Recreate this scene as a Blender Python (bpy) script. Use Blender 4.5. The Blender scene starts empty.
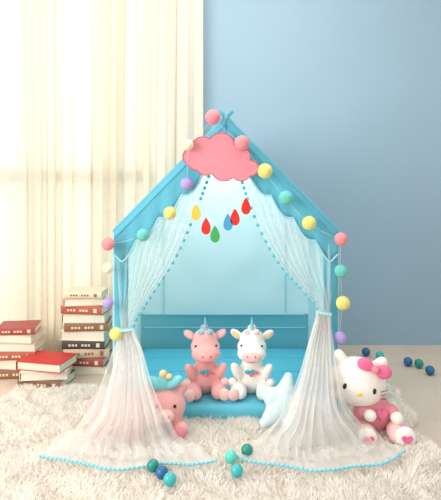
import bpy, bmesh, math, random
import numpy as np
from mathutils import Vector, Matrix, Euler, noise
random.seed(4); rng=np.random.default_rng(4)
sc=bpy.context.scene
sc.view_settings.view_transform='Standard'
sc.view_settings.look='None'
CAMY=-2.5; CAMZ=1.1; F=550.0
def P(px,py,d):   # measured position at a given depth -> world metres
    return Vector(((px-220.5)/F*d, CAMY+d, CAMZ-(py-178)/F*d))
def G(px,py,z=0.0):
    d=F*(CAMZ-z)/(py-178); return P(px,py,d)
def lin(c):
    return tuple(((x/255)/12.92 if x/255<=.04045 else ((x/255+.055)/1.055)**2.4) for x in c)+(1,)
# ---------------- materials ----------------
def newmat(name):
    m=bpy.data.materials.new(name); m.use_nodes=True; return m,m.node_tree.nodes,m.node_tree.links
def pmat(name,c,rough=.7,var=.08,scale=20,bump=0,bscale=200,sheen=0,spec=.3):
    m,n,l=newmat(name); b=n['Principled BSDF']
    b.inputs['Roughness'].default_value=rough
    b.inputs['Specular IOR Level'].default_value=spec
    b.inputs['Sheen Weight'].default_value=sheen
    tc=n.new('ShaderNodeTexCoord'); nz=n.new('ShaderNodeTexNoise'); nz.inputs['Scale'].default_value=scale
    l.new(tc.outputs['Object'],nz.inputs['Vector'])
    mx=n.new('ShaderNodeMix'); mx.data_type='RGBA'
    L=lin(c); mx.inputs[6].default_value=tuple(x*(1-var) for x in L[:3])+(1,); mx.inputs[7].default_value=tuple(min(1,x*(1+var)) for x in L[:3])+(1,)
    l.new(nz.outputs['Fac'],mx.inputs[0]); l.new(mx.outputs[2],b.inputs['Base Color'])
    if bump:
        n2=n.new('ShaderNodeTexNoise'); n2.inputs['Scale'].default_value=bscale; n2.inputs['Detail'].default_value=4
        l.new(tc.outputs['Object'],n2.inputs['Vector'])
        bp=n.new('ShaderNodeBump'); bp.inputs['Strength'].default_value=bump; bp.inputs['Distance'].default_value=.004
        l.new(n2.outputs['Fac'],bp.inputs['Height']); l.new(bp.outputs[0],b.inputs['Normal'])
    return m
def cloth(name,c,trans=.5,alpha=1.0,ctr=None,wave=0):
    m,n,l=newmat(name); n.remove(n['Principled BSDF']); out=n['Material Output']
    d=n.new('ShaderNodeBsdfDiffuse'); t=n.new('ShaderNodeBsdfTranslucent'); mx=n.new('ShaderNodeMixShader')
    d.inputs[0].default_value=lin(c); t.inputs[0].default_value=lin(ctr or c); mx.inputs[0].default_value=trans
    l.new(d.outputs[0],mx.inputs[1]); l.new(t.outputs[0],mx.inputs[2])
    if alpha<1:
        tr=n.new('ShaderNodeBsdfTransparent'); m2=n.new('ShaderNodeMixShader')
        tc=n.new('ShaderNodeTexCoord'); nz=n.new('ShaderNodeTexNoise'); nz.inputs['Scale'].default_value=30
        l.new(tc.outputs['Object'],nz.inputs['Vector'])
        mr=n.new('ShaderNodeMapRange'); mr.inputs[3].default_value=alpha-.06; mr.inputs[4].default_value=min(1,alpha+.06)
        l.new(nz.outputs['Fac'],mr.inputs[0]); l.new(mr.outputs[0],m2.inputs[0])
        l.new(tr.outputs[0],m2.inputs[1]); l.new(mx.outputs[0],m2.inputs[2]); l.new(m2.outputs[0],out.inputs[0])
    else: l.new(mx.outputs[0],out.inputs[0])
    return m
M={}
M['blue']=pmat('wall_blue_paint',(150,177,194),.85,.05,2,.15,300)
M['winwall']=pmat('window_wall_paint',(150,178,200),.85,.03,3)
M['frame']=pmat('window_frame_grey',(105,118,132),.4,.03,5)
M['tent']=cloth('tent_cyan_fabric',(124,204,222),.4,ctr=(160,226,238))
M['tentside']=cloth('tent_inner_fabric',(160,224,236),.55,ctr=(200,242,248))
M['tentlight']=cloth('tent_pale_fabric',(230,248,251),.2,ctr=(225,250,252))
M['trim']=cloth('tent_trim_fabric',(190,236,244),.3)
M['mat']=pmat('mat_cyan',(104,196,218),.8,.08,12,.3,60)
M['veil']=cloth('sheer_white_tulle',(255,253,250),.42,.38)
M['curtain']=cloth('cream_curtain_sheer',(244,236,220),.45,.91,ctr=(248,236,212))
M['curtaind']=cloth('cream_curtain_heavy',(240,232,216),.30,ctr=(248,234,210))
M['pinkfelt']=pmat('pink_felt',(230,146,158),.9,.08,80,.4,300)
M['pinkpipe']=pmat('pink_piping',(205,98,118),.8)
M['plushpink']=pmat('plush_pink',(242,176,172),.95,.08,60,.6,250,.3)
M['plushpink2']=pmat('plush_light_pink',(250,204,200),.95,.06,60,.5,250,.3)
M['plushwhite']=pmat('plush_white',(246,240,232),.95,.04,60,.5,250,.3)
M['hotpink']=pmat('hot_pink_fabric',(236,116,158),.85,.1,50,.3)
M['black']=pmat('bead_black',(18,16,18),.25,.0,5,spec=.6)
M['yellowp']=pmat('felt_yellow',(245,205,70),.8)
M['cyanp']=pmat('plush_mint',(126,206,212),.95,.08,50,.5,250,.3)
M['starp']=pmat('plush_ice_blue',(214,234,238),.95,.05,50,.5,250,.3)
M['tealp']=pmat('plush_teal',(70,175,180),.9,.08,50,.4,250)
M['goldp']=pmat('felt_sand',(226,200,150),.8)
M['greyb']=pmat('felt_grey_blue',(150,185,200),.8)
M['white']=pmat('white_plastic',(240,240,238),.5)
M['string']=pmat('string_white',(215,235,240),.8)
M['page']=pmat('paper_pages',(232,222,202),.9,.15,150)
for k,c in dict(pk=(238,146,154),cr=(232,220,132),te=(110,198,188),li=(174,156,214),ic=(238,230,195)).items():
    M['b_'+k]=pmat('thread_ball_'+k,c,.8,.12,60,.6,120)
for k,c in dict(r=(224,56,46),o=(240,120,60),g=(74,170,90),y=(240,200,80),bl=(80,160,210)).items():
    M['d_'+k]=pmat('felt_drop_'+k,c,.85)
for k,c in dict(g=(30,140,125),b=(40,100,150),t=(60,180,180),l=(90,205,190)).items():
    M['p_'+k]=pmat('plastic_ball_'+k,c,.3,.03,5,spec=.5)
bookcols=[(196,52,48),(222,204,176),(78,68,70),(146,100,76),(206,194,176),(160,76,72),(116,124,138),(232,222,204),(176,92,74),(130,96,76),(206,180,150)]
for i,c in enumerate(bookcols): M['bk%d'%i]=pmat('book_cover_%d'%i,c,.5,.06,30)
m,n,l=newmat('floor_pale_wood'); b=n['Principled BSDF']
tc=n.new('ShaderNodeTexCoord'); br=n.new('ShaderNodeTexBrick'); br.inputs['Scale'].default_value=1
br.inputs['Brick Width'].default_value=1.2; br.inputs['Row Height'].default_value=.19; br.inputs['Mortar Size'].default_value=.0012
br.inputs['Color1'].default_value=lin((220,201,182)); br.inputs['Color2'].default_value=lin((215,196,177)); br.inputs['Mortar'].default_value=lin((190,173,155))
l.new(tc.outputs['Object'],br.inputs['Vector'])
mp=n.new('ShaderNodeMapping'); mp.inputs['Scale'].default_value=(3,40,1); nz=n.new('ShaderNodeTexNoise'); nz.inputs['Scale'].default_value=2; nz.inputs['Detail'].default_value=6
l.new(tc.outputs['Object'],mp.inputs[0]); l.new(mp.outputs[0],nz.inputs['Vector'])
mx=n.new('ShaderNodeMix'); mx.data_type='RGBA'; mx.blend_type='MULTIPLY'; mx.inputs[0].default_value=.12
l.new(br.outputs[0],mx.inputs[6]); l.new(nz.outputs['Fac'],mx.inputs[7]); l.new(mx.outputs[2],b.inputs['Base Color'])
b.inputs['Roughness'].default_value=.38; M['floor']=m

# ---------------- mesh helpers ----------------
def empty(name,loc=(0,0,0)):
    e=bpy.data.objects.new(name,None); e.empty_display_size=.05; e.location=loc; sc.collection.objects.link(e); return e
def mesh(name,v,f,mats,parent=None,smooth=False,mi=None):
    me=bpy.data.meshes.new(name); me.from_pydata([tuple(x) for x in v],[],f)
    if not isinstance(mats,(list,tuple)): mats=[mats]
    for q in mats: me.materials.append(q)
    if mi is not None: me.polygons.foreach_set('material_index',mi)
    if smooth: me.polygons.foreach_set('use_smooth',[True]*len(me.polygons))
    me.update()
    o=bpy.data.objects.new(name,me); sc.collection.objects.link(o)
    if parent: o.parent=parent
    return o
def boxd(a,b):
    x0,y0,z0=a;x1,y1,z1=b
    return [(x0,y0,z0),(x1,y0,z0),(x1,y1,z0),(x0,y1,z0),(x0,y0,z1),(x1,y0,z1),(x1,y1,z1),(x0,y1,z1)],[(0,3,2,1),(4,5,6,7),(0,1,5,4),(1,2,6,5),(2,3,7,6),(3,0,4,7)]
def box(name,a,b,mat,parent=None,bev=0):
    v,f=boxd(a,b); o=mesh(name,v,f,mat,parent)
    if bev:
        md=o.modifiers.new('b','BEVEL'); md.width=bev; md.segments=4
        o.data.polygons.foreach_set('use_smooth',[True]*len(o.data.polygons))
    return o
def ells(name,parts,mat,parent=None,vox=0,seg=20,sm=4):
    bm=bmesh.new()
    for p in parts:
        c,r=p[0],p[1]; e=p[2] if len(p)>2 else (0,0,0)
        mtx=Matrix.Translation(c)@Euler(e).to_matrix().to_4x4()@Matrix.Diagonal((r[0],r[1],r[2],1))
        bmesh.ops.create_uvsphere(bm,u_segments=seg,v_segments=max(8,seg*2//3),radius=1,matrix=mtx)
    me=bpy.data.meshes.new(name); bm.to_mesh(me); bm.free(); me.materials.append(mat)
    me.polygons.foreach_set('use_smooth',[True]*len(me.polygons))
    o=bpy.data.objects.new(name,me); sc.collection.objects.link(o)
    if parent: o.parent=parent
    if vox:
        r=o.modifiers.new('r','REMESH'); r.mode='VOXEL'; r.voxel_size=vox; r.use_smooth_shade=True
        s=o.modifiers.new('s','SMOOTH'); s.factor=.5; s.iterations=sm
    return o
def tube(name,pts,r,mat,parent=None,cyc=False,radii=None):
    cu=bpy.data.curves.new(name,'CURVE'); cu.dimensions='3D'; cu.bevel_depth=r; cu.bevel_resolution=3; cu.use_fill_caps=True
    s=cu.splines.new('POLY'); s.points.add(len(pts)-1)
    for i,p in enumerate(pts):
        s.points[i].co=(p[0],p[1],p[2],1)
        if radii: s.points[i].radius=radii[i]
    s.use_cyclic_u=cyc; cu.materials.append(mat)
    o=bpy.data.objects.new(name,cu); sc.collection.objects.link(o)
    if parent: o.parent=parent
    return o
def plate(name,pts,y,th,mat,parent=None,bev=.003):
    n=len(pts); v=[(p[0],y-th/2,p[1]) for p in pts]+[(p[0],y+th/2,p[1]) for p in pts]
    f=[tuple(range(n)),tuple(range(2*n-1,n-1,-1))]+[(i,i+n,(i+1)%n+n,(i+1)%n) for i in range(n)]
    o=mesh(name,v,f,mat,parent)
    if bev:
        md=o.modifiers.new('b','BEVEL'); md.width=bev; md.segments=3; md.limit_method='ANGLE'; md.angle_limit=1.0
    return o
def heart(cx,cz,s):
    return [(cx+s*16*math.sin(t)**3/16, cz+s*(13*math.cos(t)-5*math.cos(2*t)-2*math.cos(3*t)-math.cos(4*t))/16) for t in np.linspace(0,2*math.pi,36,endpoint=False)]

# ---------------- room ----------------
CX,CY=-0.105,1.12
box('floor',(-4,-4,-.05),(4,3,0),M['floor'])
box('wall_back',(CX,CY,0),(4,CY+.12,2.8),M['blue'])
al=math.atan(.22); dv=Vector((-math.cos(al),-math.sin(al),0)); nv=Vector((-math.sin(al),math.cos(al),0))
def Wp(u,w,z): return Vector((CX,CY,0))+dv*u+nv*w+Vector((0,0,z))
def joinparts(name,lst,mat,parent=None):
    v=[];f=[]
    for (a,b) in lst:
        vv,ff=boxd(a,b); k=len(v); v+= [Wp(*q) for q in vv]; f+=[tuple(reversed([i+k for i in q])) for q in ff]
    return mesh(name,v,f,mat,parent)
joinparts('wall_left',[((0,0,0),(.22,.12,2.8)),((.22,0,0),(3.2,.12,.10)),((.22,0,2.6),(3.2,.12,2.8)),((3.0,0,.10),(3.2,.12,2.6))],M['winwall'])
fr=[((.22,.0,.10),(.28,.09,2.6)),((2.94,.0,.10),(3.0,.09,2.6)),((.28,.0,.10),(2.94,.09,.16)),((.28,.0,2.54),(2.94,.09,2.6)),((.28,.0,1.07),(2.94,.09,1.15))]
for u in (.62,1.08,1.9): fr.append(((u-.03,.0,.16),(u+.03,.09,2.54)))
joinparts('window_1',fr,M['frame'])
joinparts('baseboard_left',[((0,-.012,0),(3.2,0,.08))],M['frame'])
def curtain(name,u0,u1,mat,amp,per,seed,zb=.015):
    nu=int((u1-u0)/.004); nvv=26; v=[];f=[]
    for j in range(nvv+1):
        z=zb+(2.66-zb)*j/nvv
        for i in range(nu+1):
            u=u0+(u1-u0)*i/nu
            ph=u/per*2*math.pi+2.6*noise.noise(Vector((u*4,seed,z*.12)))*2
            a=amp*(.7+.9*noise.noise(Vector((u*5,seed+3,z*.3))))
            w=-.078+a*math.sin(ph)+.3*a*math.sin(2.3*ph+z*.6)
            v.append(Wp(u+.016*math.sin(2*ph),w,z))
    for j in range(nvv):
        for i in range(nu):
            k=j*(nu+1)+i; f.append((k,k+1,k+nu+2,k+nu+1))
    return mesh(name,v,f,mat,None,True)
curtain('window_curtain',.03,.40,M['curtaind'],.034,.095,1.3)
curtain('window_curtain.001',.37,2.6,M['curtain'],.036,.12,7.7)
pts=[Wp(u,-.075,2.68) for u in (0.02,2.7)]
tube('curtain_rod',pts,.014,M['white'])

# ---------------- tent ----------------
tent=empty('play_tent')
TX=.025; HW=.505; EZ=.858; AZ=1.375; DEP=.82
def grid_quad(a,b,c,d,nu,nv_,dis=0,seed=0):
    v=[];f=[]; a,b,c,d=map(Vector,(a,b,c,d))
    nrm=(b-a).cross(d-a).normalized()
    for j in range(nv_+1):
        for i in range(nu+1):
            s=i/nu;t=j/nv_; p=(a*(1-s)+b*s)*(1-t)+(d*(1-s)+c*s)*t
            if dis: p=p+nrm*dis*noise.noise(p*5+Vector((seed,0,0)))*min(1,8*min(s,1-s,t,1-t))
            v.append(p)
    for j in range(nv_):
        for i in range(nu):
            k=j*(nu+1)+i; f.append((k,k+1,k+nu+2,k+nu+1))
    return v,f
L=TX-HW;R=TX+HW
for nm,q in dict(side_wall_left=((L,0,.0),(L,DEP,.0),(L,DEP,EZ),(L,0,EZ)),side_wall_right=((R,0,.0),(R,DEP,.0),(R,DEP,EZ),(R,0,EZ)),
    roof_left=((L,0,EZ),(L,DEP,EZ),(TX,DEP,AZ),(TX,0,AZ)),roof_right=((R,0,EZ),(R,DEP,EZ),(TX,DEP,AZ),(TX,0,AZ))).items():
    v,f=grid_quad(*q,20,20,.012,3); mesh(nm,v,f,M['tentside'],tent,True)
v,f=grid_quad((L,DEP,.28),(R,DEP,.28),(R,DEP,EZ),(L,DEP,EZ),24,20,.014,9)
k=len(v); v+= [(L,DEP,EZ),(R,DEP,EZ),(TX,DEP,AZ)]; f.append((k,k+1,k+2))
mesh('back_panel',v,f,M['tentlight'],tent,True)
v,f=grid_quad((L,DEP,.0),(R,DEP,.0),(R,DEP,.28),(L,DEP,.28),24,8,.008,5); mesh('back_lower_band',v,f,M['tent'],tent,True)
for i,x in enumerate((L+.14,R-.14)):
    tube('back_seam_%d'%i,[(x,DEP-.006,.28),(x,DEP-.006,EZ+.14)],.003,M['trim'],tent)
tube('back_seam_h',[(L+.02,DEP-.008,.28),(R-.02,DEP-.008,.28)],.006,M['trim'],tent)
tube('back_seam_h2',[(L+.02,DEP-.008,.20),(R-.02,DEP-.008,.20)],.003,M['trim'],tent)
JW=.062
for nm,x0,x1 in (('jamb_left',L,L+JW),('jamb_right',R-JW,R)):
    v,f=grid_quad((x0,-.012,.0),(x1,-.012,.0),(x1,-.012,EZ-.0),(x0,-.012,EZ-.0),4,20,.006,2); o=mesh(nm,v,f,M['tent'],tent,True)
    sd=o.modifiers.new('s','SOLIDIFY'); sd.thickness=.006
for sgn,nm in ((-1,'left'),(1,'right')):
    N=90; v=[];f=[];edge=[];stitch=[]
    for i in range(N+1):
        t=i/N; x=TX+sgn*HW*t; z=AZ-(AZ-EZ)*t
        drop=.150-.01*t+.035*abs(math.sin(math.pi*(t*5.0)))
        if t>.93: drop=drop*(1-(t-.93)*4)
        for j in range(5): v.append((x,-.018-.004*math.sin(t*40)*j/4,z-drop*j/4))
        edge.append((x,-.024,z-drop)); stitch.append((x,-.024,z-.03))
    for i in range(N):
        for j in range(4):
            k=i*5+j; f.append((k,k+1,k+6,k+5))
    o=mesh('valance_'+nm,v,f,M['tent'],tent,True); sd=o.modifiers.new('s','SOLIDIFY'); sd.thickness=.004
    tube('valance_piping_'+nm,edge,.0045,M['trim'],tent)
    tube('valance_seam_'+nm,stitch,.0025,M['tent'],tent)
    tube('eave_pole_'+nm,[(TX+sgn*HW,-.01,EZ),(TX+sgn*HW,DEP,EZ)],.009,M['trim'],tent)
    tube('front_rafter_'+nm,[(TX+sgn*(HW+.004),-.004,EZ),(TX-sgn*.03,-.004,AZ+.03)],.010,M['tent'],tent)
    tube('front_post_'+nm,[(TX+sgn*HW,-.0,0),(TX+sgn*HW,-.0,EZ+.01)],.010,M['trim'],tent)
tube('ridge_pole',[(TX,-.02,AZ),(TX,DEP,AZ)],.009,M['trim'],tent)
box('tent_mat',(L+.012,-.035,.004),(R-.012,DEP-.012,.080),M['mat'],tent,.025)
for i,yy in enumerate((.18,.40,.62)): tube('mat_seam_%d'%i,[(L+.04,yy,.0795),(R-.04,yy,.0795)],.0025,M['tent'],tent)

# ---------------- tulle drapes ----------------
M['tealtrim']=pmat('trim_teal',(135,208,220),.8)
def catmull(rows,t):
    n=len(rows)-1; s=min(t*n,n-1e-6); i=int(s); f=s-i
    g=lambda k: rows[max(0,min(n,k))]
    p0,p1,p2,p3=g(i-1),g(i),g(i+1),g(i+2)
    return .5*((2*p1)+(-p0+p2)*f+(2*p0-5*p1+4*p2-p3)*f*f+(-p0+3*p1-3*p2+p3)*f**3)
def drape(name,rows,amps,nf,seed,bulge):
    root=empty(name)
    A=[r[0] for r in rows]; B=[r[1] for r in rows]; nr=len(rows)-1
    NU,NV=120,120; v=[];f=[];bot=[];inn=[]
    for j in range(NV+1):
        t=j/NV
        a=catmull(A,t); b=catmull(B,t); am=float(np.interp(t*nr,range(nr+1),amps))
        for i in range(NU+1):
            u=i/NU; p=a.lerp(b,u)
            ph=2*math.pi*(nf*u)+5*noise.noise(Vector((u*3,t*2.2,seed)))
            low=max(0,(t*nr-6.3)/(nr-6.3)); ed=1-max(0,(t-.93)/.07)
            p=p.copy()
            p.y+=am*math.sin(ph)*(1-low*.6)+am*.8*noise.noise(Vector((u*9,t*6,seed+4)))
            p.x+=am*.6*math.cos(ph*1.0+1)*low*ed
            if low>0:
                p.y-=bulge*math.sin(math.pi*u)*low + .05*low*noise.noise(Vector((u*3.5,seed,0)))
                p.z+=ed*.038*low*(.6*abs(math.sin(ph*.6+t*9))+1.2*noise.noise(p*14)+.6*noise.noise(p*33))
                p.z=max(p.z,.047)
            v.append(p)
            if j==NV: bot.append(p)
            if i==NU: inn.append(p)
    for j in range(NV):
        for i in range(NU):
            k=j*(NU+1)+i; f.append((k,k+1,k+NU+2,k+NU+1))
    mesh('tulle',v,f,M['veil'],root,True)
    v2=[]
    for j in range(NV+1):
        for i in range(NU+1):
            q=v[j*(NU+1)+i]; c=v[j*(NU+1)+NU//2]
            kk=max(0,min(1,(j/NV*nr-4)/1.5)); s=1-.3*kk
            q2=c.lerp(q,s); q2=Vector((q2.x+.008*math.sin(i*.9),q2.y+.03*kk,max(q2.z,.05)))
            v2.append(q2)
    j0=int(NV*4/nr); f2=[]
    for j in range(j0,int(NV*.97)):
        for i in range(NU):
            k=j*(NU+1)+i; f2.append((k,k+1,k+NU+2,k+NU+1))
    mesh('tulle_inner_layer',v2,f2,M['veil'],root,True)
    def along(pts,step):
        out=[pts[0]];acc=0
        for q0,q1 in zip(pts,pts[1:]):
            acc+=(q1-q0).length
            if acc>=step: out.append(q1);acc=0
        return out
    k4=int(NV*4/nr)
    ells('pompom_trim_edge',[(p+Vector((0,-.004,0)),(.0085,)*3) for p in along(inn[int(NV*.4/nr):k4],.024)],M['mat'],root,0,8)
    ells('pompom_trim_hem',[(p+Vector((0,0,.003)),(.0062,)*3) for p in along(bot,.016)],M['tealtrim'],root,0,8)
    tube('hem_ribbon',[p+Vector((0,0,.001)) for p in bot],.003,M['tealtrim'],root)
    tube('tieback',[A[4]+Vector((0,-.03,0)),A[4].lerp(B[4],.5)+Vector((0,-.038,0)),B[4]+Vector((0,-.03,0))],.006,M['trim'],root)
    return root
rowsL=[(P(119,236,2.51),P(222,140,2.51)),(P(118,262,2.5),P(198,205,2.5)),(P(119,290,2.49),P(175,258,2.49)),(P(120,313,2.47),P(146,303,2.47)),
 (P(120,329,2.45),P(133,328,2.45)),(P(112,352,2.38),P(144,352,2.38)),(P(100,385,2.26),P(154,385,2.24)),(P(86,418,2.18),P(168,418,2.16)),
 (G(60,440,.05),G(188,446,.05)),(G(40,457,.05),G(216,462,.05))]
amps=[.010,.018,.02,.016,.010,.018,.026,.03,.02,.003]
drape('tulle_drape',rowsL,amps,9,2.0,.06)
rowsR=[(P(334,236,2.51),P(230,140,2.51)),(P(334,258,2.5),P(250,205,2.5)),(P(333,280,2.49),P(275,258,2.49)),(P(331,298,2.47),P(304,292,2.47)),
 (P(330,313,2.45),P(317,311,2.45)),(P(334,342,2.38),P(308,342,2.38)),(P(340,380,2.26),P(296,380,2.24)),(P(352,415,2.18),P(276,418,2.16)),
 (G(378,438,.05),G(250,444,.05)),(G(404,452,.05),G(233,457,.05))]
drape('tulle_drape',rowsR,amps,9,5.0,.12)

# ---------------- cloud sign ----------------
cl=empty('cloud_ornament')
def T(px,py): return ((px-220.5)*2.44/F, CAMZ-(py-178)*2.44/F)
circ=[(192,157,9),(203,149,12),(221,146,13),(238,157,12),(250,168,8),(241,171,10),(224,168,13),(206,164,11),(197,160,10)]
c0=(220,160); out=[]
for th in np.linspace(0,2*math.pi,140,endpoint=False):
    dx,dy=math.cos(th),math.sin(th); best=0
    for x,y,r in circ:
        ex,ey=x-c0[0],y-c0[1]; bb=ex*dx+ey*dy; dd=r*r-(ex*ex+ey*ey-bb*bb)
        if dd>0: best=max(best,bb+math.sqrt(dd))
    out.append(T(c0[0]+dx*best,c0[1]+dy*best))
plate('cloud_felt',out,-.06,.026,M['pinkfelt'],cl,.006)
tube('cloud_piping',[(x,-.073,z) for x,z in out],.0022,M['pinkpipe'],cl,True)

# ---------------- felt drops ----------------
dg=empty('raindrop_garland')
drops=[(196,212,'y'),(206,226,'r'),(215,234,'g'),(228,222,'bl'),(235,217,'r'),(246,206,'r')]
def T2(px,py): return ((px-220.5)*2.46/F, CAMZ-(py-178)*2.46/F)
hang=[]
for i,(x,y,c) in enumerate(drops):
    cx,cz=T2(x,y); r=.027; pts=[]
    for th in np.linspace(0,2*math.pi,28,endpoint=False):
        pts.append((cx+r*math.sin(th)*math.sin(th/2)**.9, cz+r*1.4*math.cos(th)))
    plate('felt_drop_%d'%i,pts,-.04,.010,M['d_'+c],dg,.002)
    hang.append((cx,-.04,cz+r*1.4))
st=[(T2(189,188)[0],-.035,T2(189,188)[1])]+hang+[(T2(251,185)[0],-.035,T2(251,185)[1])]
tube('drop_string',st,.0009,M['string'],dg)

# ---------------- thread ball garland ----------------
gl=empty('thread_ball_garland')
balls=[(116,334,6.5,'cr'),(108,303,5.5,'li'),(108,268,5.5,'ic'),(108,244,6.5,'pk'),(143,235,6.5,'te'),(170,213,6.5,'cr'),(187,184,6.5,'li'),(188,145,5.5,'ic'),(213,117,7.5,'pk'),
 (242,143,7.5,'pk'),(265,171,7.5,'cr'),(286,198,7.5,'te'),(309,223,7,'cr'),(341,239,6.5,'pk'),(341,271,6.5,'te'),(343,303,7,'cr'),(340,338,6.5,'li')]
def ball(nm,c,r,mat,parent=None,rough=.06):
    bm=bmesh.new(); bmesh.ops.create_icosphere(bm,subdivisions=4,radius=r)
    for vv in bm.verts:
        vv.co*=1+rough*noise.noise(vv.co/r*4)
    me=bpy.data.meshes.new(nm); bm.to_mesh(me); bm.free(); me.materials.append(mat)
    me.polygons.foreach_set('use_smooth',[True]*len(me.polygons))
    o=bpy.data.objects.new(nm,me); o.location=c; sc.collection.objects.link(o)
    if parent: o.parent=parent
    return o
cs=[]
for i,(x,y,r,c) in enumerate(balls):
    p=P(x,y,2.40 if i in (7,9) else 2.43); cs.append(p); ball('thread_ball_%d'%i,p,r*2.43/F,M['b_'+c],gl)
sp=[]
for a,b in zip(cs,cs[1:]):
    for k in range(8):
        t=k/8; q=a.lerp(b,t); q.z-=.008*4*t*(1-t); sp.append(q+Vector((0,.012,0)))
sp.append(cs[-1]); tube('garland_string',sp,.0006,M['string'],gl)

# ---------------- seated unicorn plushes ----------------
def unicorn(loc,rot,body,snout,foot,horn,mane,inner,nose):
    e=empty('unicorn_plush',loc); e.rotation_euler=(0,0,rot)
    ells('body',[((0,0,.080),(.070,.060,.085)),((0,-.008,.145),(.048,.045,.05)),((0,-.004,.250),(.060,.058,.056)),((0,-.020,.225),(.070,.056,.046)),
      ((0,-.058,.203),(.068,.046,.042)),
      ((-.068,-.044,.112),(.024,.028,.054),(.4,-.45,0)),((.068,-.044,.112),(.024,.028,.054),(.4,.45,0)),
      ((-.060,-.078,.038),(.036,.064,.036),(0,0,.3)),((.060,-.078,.038),(.036,.064,.036),(0,0,-.3)),
      ((0,.06,.06),(.018,.03,.03))],body,e,.005)
    ells('ears',[((-.074,.0,.276),(.034,.011,.019),(0,.6,0)),((.074,.0,.276),(.034,.011,.019),(0,-.6,0))],body,e,.004,16,2)
    ells('inner_ears',[((-.076,-.009,.276),(.023,.005,.011),(0,.6,0)),((.076,-.009,.276),(.023,.005,.011),(0,-.6,0))],inner,e)
    ells('snout',[((0,-.088,.198),(.046,.020,.028))],nose,e)
    ells('nostrils',[((-.018,-.107,.203),(.0035,.003,.005)),((.018,-.107,.203),(.0035,.003,.005))],M['pinkpipe'],e,0,8)
    ells('eyes',[((-.048,-.062,.240),(.0048,.004,.0055)),((.048,-.062,.240),(.0048,.004,.0055))],M['black'],e,0,12)
    ells('foot_pads',[((-.078,-.136,.040),(.027,.014,.028),(0,0,.3)),((.078,-.136,.040),(.027,.014,.028),(0,0,-.3))],foot,e)
    ells('hooves',[((-.088,-.062,.070),(.021,.022,.020)),((.088,-.062,.070),(.021,.022,.020))],snout,e)
    pts=[(0,-.015,.290+.010*i) for i in range(8)]
    tube('horn',pts,.012,horn,e,False,[1-.12*i+.08*(i%2) for i in range(8)])
    ells('mane',[((-.020,-.034,.294),(.020,.014,.012),(0,.5,0)),((.020,-.034,.295),(.020,.014,.012),(0,-.5,0)),((0,.03,.30),(.022,.02,.016)),((0,.055,.26),(.018,.018,.03)),((0,.06,.21),(.018,.016,.03))],mane,e,.004,14,2)
    ells('belly_patch',[((-.018,-.064,.118),(.014,.005,.010)),((.004,-.066,.121),(.012,.005,.010))],M['tealp'],e,0,12)
    ells('belly_patch_b',[((.020,-.064,.116),(.013,.005,.009)),((-.002,-.067,.106),(.011,.005,.008))],M['hotpink'],e,0,12)
    tube('smile',[(-.016,-.101,.180),(-.008,-.104,.176),(0,-.1050,.175),(.008,-.104,.176),(.016,-.101,.180)],.0010,M['pinkpipe'],e)
    return e
unicorn((-.074,.12,.079),.10,M['plushpink'],M['plushpink2'],M['plushpink2'],M['greyb'],M['greyb'],M['plushpink2'],M['plushpink'])
unicorn((.150,.12,.079),-.08,M['plushwhite'],M['plushwhite'],M['plushpink2'],M['cyanp'],M['plushpink2'],M['goldp'],M['plushpink2'])

# ---------------- cat plush ----------------
cat=empty('cat_plush',(.645,-.13,0)); 
hd=Matrix.Translation((-.062,-.02,.235))@Euler((.05,.14,-.10)).to_matrix().to_4x4()
def hp(c,r,e=(0,0,0)):
    m2=hd@Matrix.Translation(c)@Euler(e).to_matrix().to_4x4(); return (m2.to_translation(),r,tuple(m2.to_euler()))
ells('head',[hp((0,0,0),(.122,.088,.100)),hp((0,-.01,-.015),(.118,.086,.086)),hp((-.082,0,.078),(.030,.026,.046),(0,-.45,0)),hp((.082,0,.078),(.030,.026,.046),(0,.45,0))],M['plushwhite'],cat,.006)
ells('eyes',[hp((-.060,-.080,-.002),(.009,.006,.013)),hp((.060,-.080,-.002),(.009,.006,.013))],M['black'],cat,0,12)
ells('nose',[hp((0,-.094,-.020),(.012,.008,.008))],M['yellowp'],cat,0,12)
wh=0
for s in (-1,1):
    for k in (-1,0,1):
        a=hd@Vector((s*.090,-.066,-.020-k*.014)); b=hd@Vector((s*.122,-.045,-.020-k*.020))
        tube('whisker_%d'%wh,[a,b],.0013,M['black'],cat); wh+=1
ells('bow',[hp((.014,-.050,.092),(.036,.018,.029),(0,.35,0)),hp((.092,-.050,.074),(.036,.018,.030),(0,.05,0)),hp((.054,-.060,.084),(.015,.015,.015))],M['hotpink'],cat,.004,16,2)
ells('bow_knot',[hp((.054,-.070,.084),(.015,.012,.015))],M['pinkfelt'],cat,0,14)
ells('dress',[((.01,0,.09),(.085,.075,.085)),((.0,-.01,.13),(.065,.06,.06)),((-.045,-.06,.125),(.03,.042,.028),(0,0,-.4)),((.075,-.045,.115),(.03,.042,.028),(0,0,.4))],M['pinkfelt'],cat,.006)
ells('paws',[((-.028,-.100,.120),(.026,.026,.024)),((.088,-.085,.102),(.027,.027,.026))],M['plushwhite'],cat)
ells('legs',[((-.045,-.09,.045),(.038,.07,.040),(0,0,.1)),((.085,-.08,.045),(.040,.075,.042),(0,0,-.25))],M['plushpink2'],cat,.005)
ells('feet',[((-.052,-.150,.048),(.040,.022,.044)),((.103,-.145,.048),(.042,.022,.046))],M['plushwhite'],cat)
o=plate('sole_heart_1',heart(0,0,.022),0,.005,M['hotpink'],cat,.001); o.location=(-.052,-.172,.050)
o=plate('sole_heart_2',heart(0,0,.022),0,.005,M['hotpink'],cat,.001); o.location=(.104,-.167,.050)
o=plate('dress_heart',heart(0,0,.026),0,.006,M['hotpink'],cat,.001); o.location=(.028,-.080,.115); o.rotation_euler=(-.3,0,.1)

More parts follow.
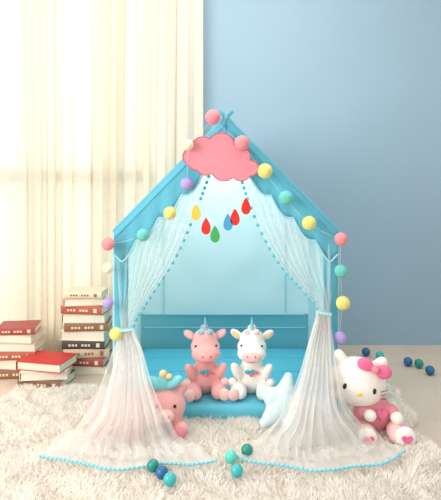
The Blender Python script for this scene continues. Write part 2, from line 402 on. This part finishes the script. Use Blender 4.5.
# ---------------- lying pink pig plush ----------------
pg=empty('pig_plush',(-.36,-.14,0))
ells('body',[((-.09,.0,.10),(.13,.085,.095)),((.0,.0,.10),(.12,.08,.085)),((.125,-.01,.13),(.086,.074,.080)),((-.16,-.06,.04),(.04,.05,.036)),((.0,-.07,.038),(.04,.055,.034)),((.19,-.05,.045),(.035,.045,.034)),
   ((.065,-.0,.195),(.026,.014,.030),(0,-.6,0)),((.185,-.0,.195),(.026,.014,.030),(0,.6,0))],M['plushpink'],pg,.006)
ells('snout',[((.135,-.084,.115),(.034,.022,.026))],M['plushpink2'],pg)
ells('nostrils',[((.124,-.105,.117),(.004,.003,.006)),((.146,-.105,.117),(.004,.003,.006))],M['pinkpipe'],pg,0,8)
ells('eyes',[((.096,-.075,.150),(.007,.005,.008)),((.170,-.073,.150),(.007,.005,.008))],M['black'],pg,0,12)
ells('crown',[((.080,-.02,.226),(.050,.028,.024),(0,.5,0)),((.118,-.025,.236),(.028,.024,.040)),((.158,-.02,.230),(.048,.028,.022),(0,-.5,0))],M['cyanp'],pg,.004,14,2)
ells('crown_tips',[((.118,-.038,.274),(.017,.014,.016)),((.142,-.038,.262),(.016,.012,.012))],M['goldp'],pg,0,12)
ells('curly_tail',[((-.215,.0,.13),(.016,.012,.016))],M['plushpink2'],pg,0,12)
ells('hooves',[((.19,-.09,.045),(.028,.018,.028)),((.0,-.118,.040),(.030,.018,.028))],M['pinkfelt'],pg)

# ---------------- star cushion ----------------
st=empty('star_cushion',(.270,-.14,.130)); st.rotation_euler=(-.35,.25,.0)
star=[((0,0,0),(.070,.044,.070))]
for k in range(5):
    a=math.pi/2+k*2*math.pi/5
    for rr,s in ((.050,.044),(.082,.032),(.112,.021)): star.append(((rr*math.cos(a),0,rr*math.sin(a)),(s,s*.8,s)))
ells('star_pillow',star,M['starp'],st,.005,16,6)

# ---------------- books ----------------
def book(name,parent,c,w,d,t,rot,cm,face):
    v=[];f=[];mi=[]
    def add(a,b,m_):
        vv,ff=boxd(a,b); k=len(v); v.extend(vv); f.extend([tuple(i+k for i in q) for q in ff]); mi.extend([m_]*6)
    bt=.003
    add((-w/2,-d/2,0),(w/2,d/2,bt),0); add((-w/2,-d/2,t-bt),(w/2,d/2,t),0)
    add((-w/2+.004,-d/2+.006,bt),(w/2-.004,d/2-.003,t-bt),1)
    if face:
        k=len(v); n=8
        for i in range(n+1):
            a=-math.pi/2+math.pi*i/n
            for x in (-w/2,w/2): v.append((x,-d/2-.006*math.cos(a),t/2+t/2*math.sin(a)))
        for i in range(n): f.append((k+2*i,k+2*i+1,k+2*i+3,k+2*i+2)); mi.append(0)
        for q in range(7):
            if q==3: continue
            x0=-w*.34+q*w*.075; add((x0,-d/2-.0072,t*.36),(x0+w*.05,-d/2-.004,t*.62),2)
        add((w*.30,-d/2-.0072,t*.25),(w*.38,-d/2-.004,t*.75),2)
    else:
        add((-w/2-.003,-d/2,0),(-w/2,d/2,t),0)
    o=mesh(name,v,f,[cm,M['page'],M['bk1'] if cm not in (M['bk1'],M['bk7'],M['bk4'],M['bk10']) else M['bk3']],parent,mi=mi)
    o.location=c; o.rotation_euler=(0,0,rot); return o
def stack(loc,spec):
    e=empty('book_stack',loc); z=.0005
    for i,(w,d,t,rot,ci,face,dx) in enumerate(spec):
        book('book_%d'%i,e,(dx,0,z),w,d,t,rot,M['bk%d'%ci],face); z+=t+.0006
    return e
stack((-.765,.66,0),[(.26,.19,.048,.05,4,0,0),(.25,.18,.045,-.1,5,1,.0),(.25,.18,.05,.12,10,1,.005),(.24,.18,.045,0,2,1,0),(.25,.18,.052,-.08,7,0,0),(.245,.18,.045,.08,3,1,.01),(.24,.18,.048,.0,4,0,0),(.24,.17,.045,-.15,8,1,0),(.22,.17,.042,.12,10,0,-.01),(.21,.16,.035,-.06,1,1,0)])
stack((-1.135,.60,0),[(.24,.18,.05,.1,3,1,0),(.24,.18,.05,-.12,7,0,0),(.23,.18,.045,.05,8,1,0),(.235,.17,.045,.0,4,0,0),(.22,.17,.045,-.1,10,0,0),(.21,.16,.038,.12,5,1,0)])
stack((-.93,.455,0),[(.24,.18,.045,-.15,9,1,0),(.24,.18,.045,.10,7,0,0),(.25,.19,.045,-.22,0,0,0)])

# ---------------- play balls ----------------
def gball(px,py,c,r,z=0): 
    q=G(px,py,z); q.z=z+r; ball('play_ball',q,r,M['p_'+c],None,0)
FZ=.034
for px,py,c,z in ((153,472,'g',FZ),(162,479,'b',FZ),(170,486,'t',FZ),(237,477,'t',FZ),(247,456,'g',FZ),(231,463,'l',FZ),
    (366,356,'b',0),(380,360,'t',0),(408,366,'b',0),(419,368,'g',0),(430,375,'b',0)):
    gball(px,py,c,.023 if z else .026,z)
ball('play_ball',(-.985,.76,.025),.025,M['p_g'])

# ---------------- fluffy rug ----------------
XL,XR,YB,YF=-1.08,.86,.33,-1.0
def inside(x,y):
    w=.025*np.sin(x*9+1)+.02*np.sin(x*23); w2=.025*np.sin(y*8)+.02*np.sin(y*21+2)
    return (y<YB+w*.5)&(y>YF)&(x>XL+w2)&(x<XR+w2)
N=180000
x=rng.uniform(XL-.05,XR+.05,N); y=rng.uniform(YF,YB+.05,N)
ok=inside(x,y)&~((np.abs(x-TX)<HW+.0)&(y>-.045)); x=x[ok];y=y[ok]; N=len(x)
ang=2.2*np.sin(x*17+3*np.sin(y*9))+2.0*np.cos(y*19+2*np.sin(x*13))+rng.normal(0,.9,N)
ln=rng.uniform(.028,.05,N); lean=rng.uniform(.25,.85,N); wd=rng.uniform(.0012,.0024,N)
dx=np.cos(ang)*lean;dy=np.sin(ang)*lean; th=rng.uniform(0,math.pi,N); wx=np.cos(th)*wd; wy=np.sin(th)*wd
z0=np.full(N,.006); hz=np.sqrt(np.maximum(.1,1-lean**2))
v=np.zeros((N,5,3))
v[:,0]=np.stack([x-wx,y-wy,z0],1); v[:,1]=np.stack([x+wx,y+wy,z0],1)
mx_=x+dx*ln*.35; my_=y+dy*ln*.35; mz=z0+ln*hz*.6
v[:,2]=np.stack([mx_-wx,my_-wy,mz],1); v[:,3]=np.stack([mx_+wx,my_+wy,mz],1)
v[:,4]=np.stack([x+dx*ln,y+dy*ln,np.minimum(z0+ln*hz*.95,.042)],1)
me=bpy.data.meshes.new('fluffy_rug')
nx,ny=60,44; bv=[];bf=[]
for j in range(ny+1):
    for i in range(nx+1):
        yy=YF+(YB-YF)*j/ny; w2=.025*math.sin(yy*8)+.02*math.sin(yy*21+2); xx=XL+(XR-XL)*i/nx
        w=.5*(.025*math.sin(xx*9+1)+.02*math.sin(xx*23))*(j/ny)
        bv.append((xx+w2,yy+w,.003))
bv=np.array(bv); nb=len(bv)
for j in range(ny):
    for i in range(nx):
        k=j*(nx+1)+i; bf.append((k,k+1,k+nx+2,k+nx+1))
bf=np.array(bf)
V=np.concatenate([bv,v.reshape(-1,3)]); base=nb+np.arange(N)*5
quads=np.concatenate([bf,np.stack([base,base+1,base+3,base+2],1)]); tris=np.stack([base+2,base+3,base+4],1)
me.vertices.add(len(V)); me.vertices.foreach_set('co',V.ravel())
me.loops.add(quads.size+tris.size); me.loops.foreach_set('vertex_index',np.concatenate([quads.ravel(),tris.ravel()]))
nq,nt=len(quads),len(tris); me.polygons.add(nq+nt)
me.polygons.foreach_set('loop_start',np.concatenate([np.arange(nq)*4,nq*4+np.arange(nt)*3]))
me.update(calc_edges=True); me.validate()
me.materials.append(cloth('rug_fur_white',(255,250,243),.35))
o=bpy.data.objects.new('fluffy_rug',me); sc.collection.objects.link(o)

# ---------------- light ----------------
w=bpy.data.worlds.new('World'); sc.world=w; w.use_nodes=True
bg=w.node_tree.nodes['Background']; bg.inputs[0].default_value=(1.0,.975,.95,1); bg.inputs[1].default_value=.90
def area(name,loc,tgt,size,e,col):
    ld=bpy.data.lights.new(name,'AREA'); ld.shape='RECTANGLE'; ld.size=size[0]; ld.size_y=size[1]; ld.energy=e; ld.color=col
    o=bpy.data.objects.new(name,ld); o.location=loc; o.rotation_euler=(Vector(tgt)-Vector(loc)).to_track_quat('-Z','Y').to_euler(); sc.collection.objects.link(o); return o
c=Wp(1.6,.8,1.5); t=Wp(1.6,0,1.3)
area('window_daylight',c,t,(3.0,2.6),44,(1,.97,.92))
area('side_window_daylight',(-2.3,-1.9,1.6),(0,.2,.4),(1.6,1.8),72,(1,.97,.92))
area('overhead_fill',(0.0,-.1,2.75),(0,.3,0),(1.2,1.0),24,(1,.97,.92))  # added fill from above, lights the interior through the roof; no actual fixture
area('tent_fill',(TX,.40,1.24),(TX,.55,.3),(.12,.5),3.2,(1,.98,.95))  # invented soft light below the ridge, added to brighten the tent interior
# ---------------- camera ----------------
cd=bpy.data.cameras.new('camera'); co=bpy.data.objects.new('camera',cd); sc.collection.objects.link(co)
co.location=(0,CAMY,CAMZ); co.rotation_euler=(math.pi/2,0,0); cd.sensor_width=36; cd.lens=F/500*36; cd.shift_y=-.144; cd.clip_start=.05
sc.camera=co
